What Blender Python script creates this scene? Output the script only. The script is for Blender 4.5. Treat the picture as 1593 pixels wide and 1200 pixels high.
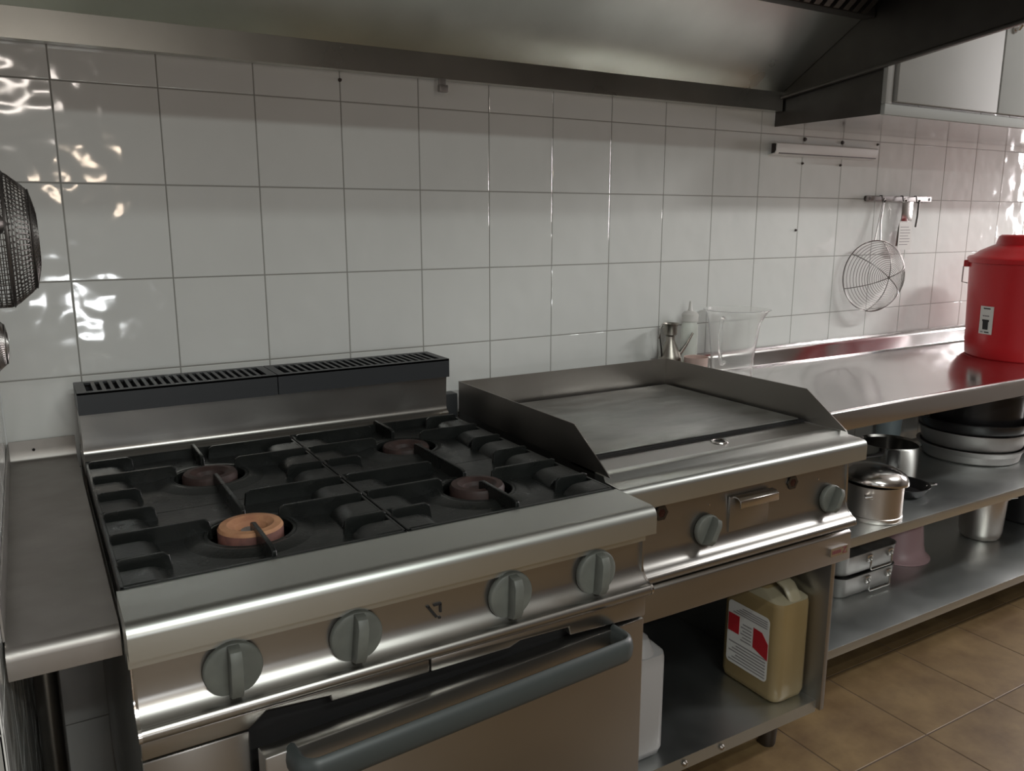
import bpy, bmesh, math, random
from math import sin, cos, pi, sqrt, atan2, radians
from mathutils import Vector, Matrix
random.seed(7)
for o in list(bpy.data.objects): bpy.data.objects.remove(o)
S = bpy.context.scene
COL = S.collection

# ------------------------------------------------------------------ camera
cd = bpy.data.cameras.new('camera'); cam = bpy.data.objects.new('camera', cd); COL.objects.link(cam)
cd.sensor_fit = 'HORIZONTAL'; cd.sensor_width = 36.0; cd.lens = 1272.44 * 36.0 / 1593.0
cd.clip_start = 0.02
yaw, pit, rol = 0.5343, -0.2006, 0.0006
f = Vector((sin(yaw)*cos(pit), cos(yaw)*cos(pit), sin(pit)))
r0 = Vector((cos(yaw), -sin(yaw), 0)); u0 = r0.cross(f)
rx = cos(rol)*r0 + sin(rol)*u0; ux = -sin(rol)*r0 + cos(rol)*u0
m = Matrix((rx, ux, -f)).transposed().to_4x4()
m.translation = Vector((-0.08198, -1.94712, 1.32792))
cam.matrix_world = m
S.camera = cam
# ------------------------------------------------------------------ world, exposure, room lights
S.view_settings.view_transform = 'Standard'; S.view_settings.look = 'None'
S.view_settings.exposure = 0.35; S.view_settings.gamma = 1.0; S.view_settings.use_curve_mapping = False
w = bpy.data.worlds.new('world'); S.world = w; w.use_nodes = True
w.node_tree.nodes['Background'].inputs[0].default_value = (0.90, 0.93, 0.93, 1)
w.node_tree.nodes['Background'].inputs[1].default_value = 0.55

def area(name, loc, target, sx, sy, power, color):
    d = bpy.data.lights.new(name, 'AREA'); d.shape = 'RECTANGLE'; d.size = sx; d.size_y = sy
    d.energy = power; d.color = color
    o = bpy.data.objects.new(name, d); COL.objects.link(o); o.location = loc
    o.rotation_euler = (Vector(target) - Vector(loc)).to_track_quat('-Z', 'Y').to_euler()
    return o
area('ceiling_tube_light', (0.40, -2.60, 2.50), (0.40, -2.60, 0), 1.20, 0.10, 13, (0.93, 1.0, 0.97))
area('ceiling_tube_light', (0.50, -3.60, 2.50), (0.50, -3.60, 0), 1.20, 0.10, 40, (0.93, 1.0, 0.97))
area('ceiling_tube_light', (3.60, -1.75, 2.50), (3.60, -1.75, 0), 1.20, 0.16, 34, (0.98, 0.99, 0.98))
area('window_daylight', (5.56, -0.70, 1.62), (0, -0.70, 1.62), 0.70, 0.9, 50, (1.0, 0.93, 0.94))
area('pass_hatch_light', (0.20, -3.95, 0.78), (0.2, 0, 0.95), 0.34, 0.09, 3.6, (0.95, 0.98, 1.0))
area('heat_lamp_light', (0.22, -3.90, 1.60), (0.2, 0, 1.4), 0.20, 0.07, 1.3, (1.0, 0.80, 0.62))
area('pass_shelf_light', (0.00, -3.90, 2.06), (0.0, 0, 1.70), 0.26, 0.08, 1.8, (1.0, 0.90, 0.82))

# ------------------------------------------------------------------ materials
def mat(name, color, rough=0.5, metal=0.0, spec=0.5, trans=0.0, ior=1.45, noise=None, bump=None, coat=0.0, alpha=1.0, stretch=(1,1,1), rnoise=None):
    """noise=(color2, scale, lo, hi); bump=(scale, strength, dist); rnoise=(scale, lo, hi)"""
    m = bpy.data.materials.new(name); m.use_nodes = True
    nt = m.node_tree; N = nt.nodes; L = nt.links; b = N['Principled BSDF']
    c4 = lambda c: (c[0], c[1], c[2], 1)
    b.inputs['Base Color'].default_value = c4(color); b.inputs['Roughness'].default_value = rough
    b.inputs['Metallic'].default_value = metal; b.inputs['Specular IOR Level'].default_value = spec
    b.inputs['Transmission Weight'].default_value = trans; b.inputs['IOR'].default_value = ior
    b.inputs['Coat Weight'].default_value = coat; b.inputs['Alpha'].default_value = alpha
    tc = N.new('ShaderNodeTexCoord'); mp = N.new('ShaderNodeMapping'); mp.inputs['Scale'].default_value = stretch
    L.new(tc.outputs['Object'], mp.inputs['Vector'])
    if noise:
        n = N.new('ShaderNodeTexNoise'); n.inputs['Scale'].default_value = noise[1]; n.inputs['Detail'].default_value = 5
        L.new(mp.outputs[0], n.inputs['Vector'])
        r = N.new('ShaderNodeValToRGB'); r.color_ramp.elements[0].position = noise[2]; r.color_ramp.elements[1].position = noise[3]
        r.color_ramp.elements[0].color = c4(color); r.color_ramp.elements[1].color = c4(noise[0])
        L.new(n.outputs['Fac'], r.inputs[0]); L.new(r.outputs[0], b.inputs['Base Color'])
    if rnoise:
        n = N.new('ShaderNodeTexNoise'); n.inputs['Scale'].default_value = rnoise[0]; n.inputs['Detail'].default_value = 4
        L.new(mp.outputs[0], n.inputs['Vector'])
        mr = N.new('ShaderNodeMapRange'); mr.inputs[1].default_value = 0.3; mr.inputs[2].default_value = 0.7
        mr.inputs[3].default_value = rnoise[1]; mr.inputs[4].default_value = rnoise[2]
        L.new(n.outputs['Fac'], mr.inputs[0]); L.new(mr.outputs[0], b.inputs['Roughness'])
    if bump:
        n = N.new('ShaderNodeTexNoise'); n.inputs['Scale'].default_value = bump[0]; n.inputs['Detail'].default_value = 2
        L.new(mp.outputs[0], n.inputs['Vector'])
        bp = N.new('ShaderNodeBump'); bp.inputs['Strength'].default_value = bump[1]; bp.inputs['Distance'].default_value = bump[2]
        L.new(n.outputs['Fac'], bp.inputs['Height']); L.new(bp.outputs[0], b.inputs['Normal'])
    return m

STEEL = mat('brushed_stainless', (0.40, 0.385, 0.365), 0.30, 1.0, noise=((0.37, 0.355, 0.335), 3.0, 0.3, 0.75), rnoise=(2.5, 0.29, 0.34))
STEEL_FRAME = mat('lit_frame_steel', (0.58, 0.595, 0.565), 0.36, 1.0, noise=((0.53, 0.545, 0.52), 3.0, 0.3, 0.75), rnoise=(2.5, 0.34, 0.40))  # same metal as the panels, lightened to paint in the light on top
STEEL_TOP = mat('worktop_stainless', (0.66, 0.65, 0.645), 0.15, 1.0, noise=((0.60, 0.59, 0.585), 3.0, 0.3, 0.75), rnoise=(5, 0.12, 0.19))
STEEL_WORN = mat('worn_stainless_worktop', (0.40, 0.375, 0.355), 0.45, 1.0, noise=((0.32, 0.30, 0.28), 9.0, 0.35, 0.7), rnoise=(8, 0.42, 0.52))
STEEL_SHELF = mat('shelf_stainless', (0.60, 0.62, 0.61), 0.36, 1.0, rnoise=(6, 0.32, 0.40))
STEEL_HOOD = mat('hood_stainless', (0.68, 0.695, 0.65), 0.30, 1.0, noise=((0.50, 0.51, 0.475), 2.5, 0.35, 0.75), rnoise=(3, 0.26, 0.36))
STEEL_DARK = mat('greasy_dark_steel', (0.16, 0.15, 0.14), 0.42, 1.0, noise=((0.10, 0.09, 0.085), 5, 0.3, 0.7))
STEEL_SHINY = mat('polished_steel', (0.60, 0.58, 0.56), 0.18, 1.0, rnoise=(7, 0.15, 0.22))
SATIN = mat('satin_pot_steel', (0.56, 0.52, 0.49), 0.34, 1.0)
ALU = mat('dull_aluminium', (0.38, 0.365, 0.355), 0.55, 1.0, noise=((0.34, 0.32, 0.31), 8, 0.35, 0.7))
CABST = mat('cupboard_steel', (0.40, 0.40, 0.385), 0.7, 0.15, spec=0.3, noise=((0.36, 0.36, 0.345), 3, 0.3, 0.75))
FLUEBLK = mat('black_enamel_grille', (0.028, 0.030, 0.033), 0.42)
IRON = mat('cast_iron', (0.009, 0.010, 0.0095), 0.30, spec=0.30, noise=((0.014, 0.015, 0.014), 14, 0.35, 0.7), bump=(160, 0.2, 0.0015), rnoise=(20, 0.24, 0.38))
RUST = mat('rusty_burner', (0.46, 0.24, 0.125), 0.75, noise=((0.30, 0.13, 0.075), 25, 0.35, 0.7), bump=(150, 0.3, 0.002))
BURNDARK = mat('burnt_burner', (0.026, 0.013, 0.011), 0.6, noise=((0.048, 0.024, 0.020), 50, 0.4, 0.7))
BURNSIDE = mat('dark_red_burner_side', (0.17, 0.070, 0.055), 0.7, noise=((0.10, 0.045, 0.04), 60, 0.4, 0.7))  # darker, redder tone for the sides of the rusty burner
OILCAN = mat('dull_oil_can_steel', (0.34, 0.315, 0.28), 0.34, 1.0)
HOTPLATE = mat('griddle_plate_steel', (0.32, 0.325, 0.31), 0.42, 1.0, noise=((0.50, 0.505, 0.485), 5.5, 0.35, 0.75), rnoise=(12, 0.32, 0.5), stretch=(1, 2.2, 1))
SPLASH = mat('splash_guard_steel', (0.36, 0.335, 0.31), 0.38, 1.0, rnoise=(6, 0.3, 0.42))
KNOB = mat('grey_plastic_knob', (0.098, 0.101, 0.089), 0.5, noise=((0.124, 0.128, 0.112), 30, 0.4, 0.7))
HANDLE = mat('grey_handle_coating', (0.040, 0.046, 0.045), 0.42)
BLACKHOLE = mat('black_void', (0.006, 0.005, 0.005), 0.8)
BLACKPAN = mat('black_nonstick', (0.012, 0.011, 0.012), 0.28, spec=0.5)
BLACKPL = mat('black_plastic', (0.015, 0.014, 0.014), 0.35)
RED = mat('red_plastic', (0.40, 0.006, 0.010), 0.33, spec=0.5)
WHITEPL = mat('white_plastic', (0.62, 0.60, 0.57), 0.4)
PAPER = mat('white_paper', (0.55, 0.53, 0.50), 0.6)
INK = mat('dark_ink', (0.012, 0.011, 0.011), 0.6)
INKG = mat('grey_ink', (0.22, 0.20, 0.20), 0.6)
REDINK = mat('red_ink', (0.36, 0.012, 0.018), 0.5)
CANPL = mat('translucent_can_plastic', (0.21, 0.145, 0.062), 0.36, noise=((0.25, 0.19, 0.10), 3, 0.35, 0.7))
CANTOP = mat('milky_can_plastic', (0.30, 0.26, 0.175), 0.38)
MILKY = mat('milky_white_plastic', (0.30, 0.285, 0.28), 0.42)
MILKYLOW = mat('milky_plastic_with_liquid', (0.17, 0.16, 0.16), 0.42)
PINK = mat('pink_plastic', (0.30, 0.19, 0.20), 0.4)
PALEBLUE = mat('pale_blue_plastic', (0.45, 0.56, 0.62), 0.4)
CLEAR = mat('clear_plastic', (1.0, 1.0, 0.99), 0.14, trans=0.88, ior=1.22)
FROST = mat('cloudy_clear_plastic', (0.88, 0.90, 0.84), 0.25, trans=0.35, ior=1.3)
OIL = mat('yellow_oil', (0.55, 0.42, 0.16), 0.2, trans=0.35)
WIRE = mat('tinned_wire', (0.30, 0.28, 0.27), 0.35, 1.0)
DARKWIRE = mat('dark_wire_mesh', (0.10, 0.09, 0.085), 0.4, 0.8)
WALLP = mat('plaster', (0.24, 0.21, 0.19), 0.7)
DARKWALL = mat('brown_paint', (0.13, 0.095, 0.08), 0.7)
CEIL = mat('ceiling_paint', (0.66, 0.66, 0.63), 0.8)
GROUT = mat('wall_grout', (0.30, 0.29, 0.27), 0.8)
FGROUT = mat('floor_grout', (0.075, 0.05, 0.035), 0.85)
COPPER = mat('pinkish_cup', (0.66, 0.50, 0.45), 0.3, 0.35)
BADGEINK = mat('dull_red_ink', (0.16, 0.05, 0.05), 0.5)
NAIL_SHADE = mat('rusty_fixing_and_shade', (0.06, 0.045, 0.04), 0.6)
GLASS = mat('window_glass', (1, 1, 1), 0.02, trans=1.0, ior=1.02)

def tile_mat():
    m = bpy.data.materials.new('glazed_white_tile'); m.use_nodes = True
    nt = m.node_tree; N = nt.nodes; L = nt.links; b = N['Principled BSDF']
    b.inputs['Roughness'].default_value = 0.07; b.inputs['Specular IOR Level'].default_value = 0.5
    g = N.new('ShaderNodeNewGeometry'); tc = N.new('ShaderNodeTexCoord')
    # each tile is an island, so give every one its own patch of glaze waviness
    cx = N.new('ShaderNodeCombineXYZ')
    mu = N.new('ShaderNodeMath'); mu.operation = 'MULTIPLY'; mu.inputs[1].default_value = 37.0
    L.new(g.outputs['Random Per Island'], mu.inputs[0])
    for i in range(3): L.new(mu.outputs[0], cx.inputs[i])
    ad = N.new('ShaderNodeVectorMath'); ad.operation = 'ADD'
    L.new(tc.outputs['Object'], ad.inputs[0]); L.new(cx.outputs[0], ad.inputs[1])
    n = N.new('ShaderNodeTexNoise'); n.inputs['Scale'].default_value = 17; n.inputs['Detail'].default_value = 0.6
    L.new(ad.outputs[0], n.inputs['Vector'])
    bp = N.new('ShaderNodeBump'); bp.inputs['Strength'].default_value = 0.8; bp.inputs['Distance'].default_value = 0.0034
    L.new(n.outputs['Fac'], bp.inputs['Height']); L.new(bp.outputs[0], b.inputs['Normal'])
    n2 = N.new('ShaderNodeTexNoise'); n2.inputs['Scale'].default_value = 2.2; n2.inputs['Detail'].default_value = 3
    L.new(tc.outputs['Object'], n2.inputs['Vector'])
    r = N.new('ShaderNodeValToRGB'); r.color_ramp.elements[0].position = 0.3; r.color_ramp.elements[1].position = 0.75
    r.color_ramp.elements[0].color = (0.66, 0.66, 0.64, 1); r.color_ramp.elements[1].color = (0.715, 0.715, 0.69, 1)
    L.new(n2.outputs['Fac'], r.inputs[0]); L.new(r.outputs[0], b.inputs['Base Color'])
    return m
TILE = tile_mat()
def floor_mat():
    m = bpy.data.materials.new('brown_stoneware_tile'); m.use_nodes = True
    nt = m.node_tree; N = nt.nodes; L = nt.links; b = N['Principled BSDF']
    b.inputs['Roughness'].default_value = 0.45
    g = N.new('ShaderNodeNewGeometry'); tc = N.new('ShaderNodeTexCoord')
    n = N.new('ShaderNodeTexNoise'); n.inputs['Scale'].default_value = 6; n.inputs['Detail'].default_value = 8; n.inputs['Roughness'].default_value = 0.65
    L.new(tc.outputs['Object'], n.inputs['Vector'])
    r = N.new('ShaderNodeValToRGB'); r.color_ramp.elements[0].position = 0.3; r.color_ramp.elements[1].position = 0.72
    r.color_ramp.elements[0].color = (0.088, 0.050, 0.022, 1); r.color_ramp.elements[1].color = (0.190, 0.125, 0.058, 1)
    L.new(n.outputs['Fac'], r.inputs[0])
    hs = N.new('ShaderNodeHueSaturation'); mr = N.new('ShaderNodeMapRange'); mr.inputs[3].default_value = 0.85; mr.inputs[4].default_value = 1.12
    L.new(g.outputs['Random Per Island'], mr.inputs[0]); L.new(mr.outputs[0], hs.inputs['Value'])
    L.new(r.outputs[0], hs.inputs['Color']); L.new(hs.outputs[0], b.inputs['Base Color'])
    bp = N.new('ShaderNodeBump'); bp.inputs['Strength'].default_value = 0.25; bp.inputs['Distance'].default_value = 0.004
    L.new(n.outputs['Fac'], bp.inputs['Height']); L.new(bp.outputs[0], b.inputs['Normal'])
    return m
FTILE = floor_mat()

# ------------------------------------------------------------------ mesh helpers
class MB:
    def __init__(s): s.bm = bmesh.new(); s.mi = 0; s.T = None
    def _v(s, p):
        p = Vector(p)
        return s.bm.verts.new(s.T @ p if s.T else p)
    def _f(s, vs):
        try:
            fc = s.bm.faces.new(vs); fc.material_index = s.mi; return fc
        except ValueError: return None
    def box(s, x0, x1, y0, y1, z0, z1):
        v = [s._v((x, y, z)) for x in (x0, x1) for y in (y0, y1) for z in (z0, z1)]
        for q in ((0,1,3,2), (4,6,7,5), (0,4,5,1), (2,3,7,6), (0,2,6,4), (1,5,7,3)): s._f([v[i] for i in q])
        return s
    def prism(s, pts, axis, c0, c1):
        """polygon pts in the two other axes (in x,y,z order), swept along axis"""
        def P(a, b, c):
            return {'x': (c, a, b), 'y': (a, c, b), 'z': (a, b, c)}[axis]
        A = [s._v(P(a, b, c0)) for a, b in pts]; B = [s._v(P(a, b, c1)) for a, b in pts]
        n = len(pts)
        for i in range(n): s._f([A[i], A[(i+1) % n], B[(i+1) % n], B[i]])
        s._f(A[::-1]); s._f(B)
        return s
    def lathe(s, prof, c=(0,0,0), seg=32, M=None, sx=1, sy=1):
        rings = []
        for r, h in prof:
            if r < 1e-6:
                p = Vector((0, 0, h)); p = (M @ p if M else p) + Vector(c); rings.append([s._v(p)])
            else:
                ring = []
                for k in range(seg):
                    a = 2*pi*k/seg; p = Vector((r*cos(a)*sx, r*sin(a)*sy, h)); p = (M @ p if M else p) + Vector(c)
                    ring.append(s._v(p))
                rings.append(ring)
        for a, b in zip(rings, rings[1:]):
            for k in range(seg):
                k2 = (k+1) % seg
                if len(a) == 1 and len(b) == 1: continue
                if len(a) == 1: s._f([a[0], b[k2], b[k]])
                elif len(b) == 1: s._f([a[k], a[k2], b[0]])
                else: s._f([a[k], a[k2], b[k2], b[k]])
        return s
    def tube(s, pts, r, seg=8, closed=False, flat=None):
        """round (or flat=(ra, rb, up)) section swept along pts"""
        P = [Vector(p) for p in pts]; n = len(P); rings = []
        up = Vector(flat[2]) if flat else None
        prev = None
        for i in range(n):
            if closed: d = P[(i+1) % n] - P[i-1]
            else: d = P[min(i+1, n-1)] - P[max(i-1, 0)]
            d.normalize()
            if flat: a = up - d*up.dot(d); a.normalize()
            else:
                if prev is None:
                    a = d.orthogonal().normalized()
                else:
                    a = prev - d*prev.dot(d); a.normalize()
            prev = a; b = d.cross(a)
            ra, rb = (flat[0], flat[1]) if flat else (r[i], r[i]) if isinstance(r, (list, tuple)) else (r, r)
            rings.append([s._v(P[i] + a*ra*cos(2*pi*k/seg) + b*rb*sin(2*pi*k/seg)) for k in range(seg)])
        m = n if closed else n-1
        for i in range(m):
            A, B = rings[i], rings[(i+1) % n]
            for k in range(seg): s._f([A[k], A[(k+1) % seg], B[(k+1) % seg], B[k]])
        if not closed: s._f(rings[0][::-1]); s._f(rings[-1])
        return s
    def holeplate(s, x0, x1, y0, y1, z0, z1, cx, cy, r, lip=0.0, seg=32):
        """slab with a round hole; the hole's rim can rise by lip"""
        def sq(a):
            dx, dy = cos(a), sin(a)
            tx = (x1-cx)/dx if dx > 1e-9 else (x0-cx)/dx if dx < -1e-9 else 1e9
            ty = (y1-cy)/dy if dy > 1e-9 else (y0-cy)/dy if dy < -1e-9 else 1e9
            t = min(tx, ty); return (cx+dx*t, cy+dy*t)
        ang = [2*pi*k/seg for k in range(seg)] + [atan2(y-cy, x-cx) % (2*pi) for x in (x0, x1) for y in (y0, y1)]
        ang = sorted(set(round(a, 6) for a in ang)); n = len(ang)
        lay = []
        for zz, zl in ((z1, z1+lip), (z0, z0)):
            o = [s._v((*sq(a), zz)) for a in ang]
            mid = [s._v((cx+cos(a)*r*1.45, cy+sin(a)*r*1.45, zz)) for a in ang]
            i_ = [s._v((cx+cos(a)*r, cy+sin(a)*r, zl)) for a in ang]
            lay.append((o, mid, i_))
        (o, q, i_), (O, Q, I) = lay
        for k in range(n):
            j = (k+1) % n
            s._f([o[k], o[j], q[j], q[k]]); s._f([q[k], q[j], i_[j], i_[k]])
            s._f([O[j], O[k], Q[k], Q[j]]); s._f([Q[j], Q[k], I[k], I[j]])
            s._f([i_[k], i_[j], I[j], I[k]]); s._f([o[j], o[k], O[k], O[j]])
        return s
    def build(s, name, mats, parent=None, bevel=0.0, seg=2, angle=40, solid=0.0, loc=None):
        bm = s.bm
        bmesh.ops.recalc_face_normals(bm, faces=bm.faces)
        if bevel > 0:
            E = [e for e in bm.edges if len(e.link_faces) == 2 and e.calc_face_angle(0) > radians(30)]
            bmesh.ops.bevel(bm, geom=E, offset=bevel, segments=seg, affect='EDGES', profile=0.5, clamp_overlap=True)
        off = Vector((0, 0, 0))
        if parent is not None:
            q = parent
            while q is not None: off += q.location; q = q.parent
        elif loc is not None: off = Vector(loc)
        bmesh.ops.translate(bm, verts=bm.verts, vec=-off)
        me = bpy.data.meshes.new(name); bm.to_mesh(me); bm.free()
        for mm in (mats if isinstance(mats, (list, tuple)) else [mats]): me.materials.append(mm)
        for p in me.polygons: p.use_smooth = True
        me.set_sharp_from_angle(angle=radians(angle))
        o = bpy.data.objects.new(name, me); COL.objects.link(o)
        if parent is not None: o.parent = parent
        elif loc is not None: o.location = loc
        if solid:
            md = o.modifiers.new('thickness', 'SOLIDIFY'); md.thickness = solid; md.offset = 0
        return o
def tag(o, label=None, cat=None, group=None, kind=None):
    if label: o['label'] = label
    if cat: o['category'] = cat
    if group: o['group'] = group
    if kind: o['kind'] = kind
    return o
def thing(name, loc, label, cat, group=None):
    o = bpy.data.objects.new(name, None); COL.objects.link(o); o.location = loc; o.empty_display_size = 0.05
    return tag(o, label, cat, group)
def struct(o): o['kind'] = 'structure'; return o
def rail(pts, t):
    """thick open polyline -> closed polygon (bent sheet section)"""
    P = [Vector(p) for p in pts]; n = len(P); L = []
    for i in range(n):
        a = (P[i]-P[i-1]).normalized() if i else None
        b = (P[i+1]-P[i]).normalized() if i < n-1 else None
        if a is None: d = b; k = 1
        elif b is None: d = a; k = 1
        else:
            d = (a+b).normalized(); k = 1/max(0.35, d.dot(a))
        L.append(P[i] + Vector((-d.y, d.x))*t*k)
    return [tuple(p) for p in P] + [tuple(p) for p in L[::-1]]
def arc(cx, cy, r, a0, a1, n=6):
    return [(cx+r*cos(radians(a0+(a1-a0)*k/n)), cy+r*sin(radians(a0+(a1-a0)*k/n))) for k in range(n+1)]
def rrect(x0, x1, y0, y1, r, n=5):
    return arc(x1-r, y1-r, r, 0, 90, n) + arc(x0+r, y1-r, r, 90, 180, n) + arc(x0+r, y0+r, r, 180, 270, n) + arc(x1-r, y0+r, r, 270, 360, n)
def rect_lathe(mb, levels, cx, cy, n=5):
    """stacked rounded rectangles: levels = (half_x, half_y, corner, z); open at the ends unless corner sizes close it"""
    rings = []
    for hx, hy, c, z in levels:
        rings.append([mb._v((cx+a, cy+b, z)) for a, b in rrect(-hx, hx, -hy, hy, c, n)])
    for A, B in zip(rings, rings[1:]):
        k = len(A)
        for i in range(k): mb._f([A[i], A[(i+1) % k], B[(i+1) % k], B[i]])
    return rings

# ------------------------------------------------------------------ the room
def tiled(name, u0, u1, v0, v1, pitch, uo, vo, place, gap, depth, bev, mats, backthick=0.1):
    """grout slab with one bevelled slab per tile. place(u, v, d): d = distance out of the wall"""
    mb = MB(); mb.mi = 1
    def quadbox(a0, a1, b0, b1, d0, d1, b):
        A = [mb._v(place(u, v, d0)) for u, v in ((a0, b0), (a1, b0), (a1, b1), (a0, b1))]
        B = [mb._v(place(u, v, d1-b)) for u, v in ((a0, b0), (a1, b0), (a1, b1), (a0, b1))]
        q = [A, B]
        if b > 0:
            B2 = [mb._v(place(u, v, d1-b*0.3)) for u, v in ((a0+b*.3, b0+b*.3), (a1-b*.3, b0+b*.3), (a1-b*.3, b1-b*.3), (a0+b*.3, b1-b*.3))]
            C = [mb._v(place(u, v, d1)) for u, v in ((a0+b, b0+b), (a1-b, b0+b), (a1-b, b1-b), (a0+b, b1-b))]
            q += [B2, C]
        for X, Y in zip(q, q[1:]):
            for i in range(4): mb._f([X[i], X[(i+1) % 4], Y[(i+1) % 4], Y[i]])
        mb._f(q[-1]); mb._f(A[::-1])
    quadbox(u0, u1, v0, v1, -backthick, -0.0012, 0)
    mb.mi = 0
    import math as M_
    i0 = M_.floor((u0-uo)/pitch); i1 = M_.ceil((u1-uo)/pitch); j0 = M_.floor((v0-vo)/pitch); j1 = M_.ceil((v1-vo)/pitch)
    for i in range(i0, i1):
        for j in range(j0, j1):
            a0 = max(u0, uo+i*pitch+gap); a1 = min(u1, uo+(i+1)*pitch-gap)
            b0 = max(v0, vo+j*pitch+gap); b1 = min(v1, vo+(j+1)*pitch-gap)
            if a1-a0 < 0.012 or b1-b0 < 0.012: continue
            quadbox(a0, a1, b0, b1, -0.0030, depth, bev)
    return mb.build(name, mats, angle=8)
XL, XR, ZC = -0.150, 5.60, 2.60
struct(tiled('wall_back', XL, XR, 0.0, ZC, 0.2, 0.0, 0.0, lambda u, v, d: (u, -d, v), 0.0011, 0.0, 0.0016, [TILE, GROUT]))
struct(tiled('wall_left', -1.02, -0.002, 0.0, ZC, 0.2, 0.0, 0.0, lambda u, v, d: (XL+d, u, v), 0.0011, 0.0, 0.0016, [TILE, GROUT]))
struct(tiled('floor', -2.5, XR, -5.6, 0.0, 0.3172, 1.836, -0.847, lambda u, v, d: (u, v, d), 0.0016, 0.0, 0.0015, [FTILE, FGROUT]))
struct(MB().box(-2.5, XR+0.1, -5.7, 0.1, ZC, ZC+0.1).build('ceiling', CEIL))
# far side of the room, out of the frame: it is what the steel and the glaze reflect
struct(MB().box(-2.5, XR+0.1, -5.7, -5.6, 0, ZC).build('wall_front', DARKWALL))
wr = MB()
wr.box(XR, XR+0.1, -5.6, -1.08, 0, ZC); wr.box(XR, XR+0.1, -0.32, 0.1, 0, ZC)
wr.box(XR, XR+0.1, -1.08, -0.32, 0, 1.12); wr.box(XR, XR+0.1, -1.08, -0.32, 2.12, ZC)
struct(wr.build('wall_right', WALLP))
wf = MB()
for a in ((-1.08, -1.05), (-0.35, -0.32), (-0.712, -0.688)): wf.box(XR+0.02, XR+0.07, a[0], a[1], 1.12, 2.12)
for a in ((1.12, 1.16), (2.08, 2.12)): wf.box(XR+0.02, XR+0.07, -1.05, -0.35, a[0], a[1])
struct(wf.build('window_1', WALLP))
struct(MB().box(XR+0.04, XR+0.046, -1.05, -0.35, 1.16, 2.08).build('window_2', GLASS))

# ------------------------------------------------------------------ hood
R = thing('extractor_hood', (0.95, -0.55, 1.67), 'large stainless steel extractor canopy running above the range and griddle', 'hood')
HX0, HX1 = XL+0.004, 2.05
MB().prism(rail([(-0.006, 1.668), (-0.034, 1.668), (-0.034, 1.723), (-0.020, 1.728)], 0.002), 'x', HX0, HX1).build('gutter_band', STEEL_HOOD, R)
MB().prism(rail([(-0.006, 1.7235), (-0.032, 1.7235), (-0.308, 1.892), (-0.308, 1.905)], 0.002), 'x', HX0, HX1-0.002).build('back_slope', STEEL_HOOD, R)
MB().box(HX0, HX1-0.003, -0.352, -0.309, 1.885, 1.925).build('filter_rail', STEEL_DARK, R, bevel=0.003)
MB().prism([(-0.03, 1.712), (-1.12, 1.842), (-1.12, 2.32), (-0.03, 2.32)], 'x', HX1, HX1+0.003).build('side_panel', STEEL_DARK, R)
MB().prism(rail([(-0.036, 1.712), (-1.12, 1.842)], 0.011), 'x', HX1-0.016, HX1-0.0005).build('side_lip', STEEL_DARK, R, bevel=0.002)
MB().prism(rail([(-1.12, 1.842), (-1.12, 2.32), (-0.03, 2.32)], 0.003), 'x', HX0, HX1+0.003).build('canopy_shell', STEEL_HOOD, R)
MB().prism([(-0.03, 1.712), (-1.12, 1.842), (-1.12, 2.32), (-0.03, 2.32)], 'x', HX0, HX0+0.003).build('side_panel', STEEL_DARK, R)
for k in range(4):
    x0 = HX0+0.02+k*0.54; mb = MB()
    for j in range(13):
        xa = x0+0.012+j*0.039
        mb.prism(rail([(-0.354, 1.895), (-0.80, 2.25)], 0.012), 'x', xa, xa+0.022)
    mb.prism(rail([(-0.354, 1.912), (-0.80, 2.267)], 0.008), 'x', x0, x0+0.515)
    mb.build('baffle_filter', STEEL_DARK, R)
tag(MB().box(0.838, 0.858, -0.040, -0.0345, 1.640, 1.668).box(0.836, 0.860, -0.048, -0.034, 1.634, 1.651).build('clip', ALU, bevel=0.002),
    'small metal clip hanging under the hood gutter above the flue end', 'clip')

# ------------------------------------------------------------------ wall cupboard
R = thing('wall_cupboard', (2.056, -0.2, 1.622), 'stainless wall cupboard with two doors mounted high beside the hood', 'cupboard')
CX = 2.057
MB().box(CX, CX+0.004, -0.385, -0.002, 1.622, 2.3).build('side_panel', STEEL_DARK, R)
MB().box(CX+0.004, 3.95, -0.385, -0.002, 1.622, 1.640).build('bottom_panel', STEEL_TOP, R)
fr = MB(); fr.box(CX, 3.95, -0.400, -0.385, 1.620, 1.650).box(CX, CX+0.030, -0.400, -0.385, 1.650, 2.3).box(CX, 3.95, -0.400, -0.385, 2.27, 2.3)
fr.build('front_frame', CABST, R, bevel=0.002)
for x0, x1 in ((CX+0.035, 2.592), (2.600, 3.12), (3.128, 3.90)):
    d = MB().box(x0, x1, -0.412, -0.392, 1.655, 2.262).build('door', CABST, R, bevel=0.003)
    hx = x1-0.035 if x0 < 2.3 else x0+0.035
    MB().tube([(hx, -0.410, 1.905), (hx, -0.428, 1.905), (hx, -0.434, 1.912), (hx, -0.434, 1.985), (hx, -0.428, 1.99), (hx, -0.410, 1.99)], 0.006, 8).lathe([(0, 0), (.011, 0), (.011, .006), (0, .006)], (hx, -0.412, 1.905), 14, Matrix.Rotation(pi/2, 3, 'X')).build('handle', STEEL_SHINY, d)
MB().box(CX+0.004, 3.95, -0.385, -0.002, 2.28, 2.3).build('top_panel', STEEL_DARK, R)

# ------------------------------------------------------------------ gas range
R = thing('gas_range', (0.382, -0.52, 0), 'stainless four burner gas range with oven and black flue at its back', 'range')
X0, X1 = -0.018, 0.782; XM = 0.385
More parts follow.
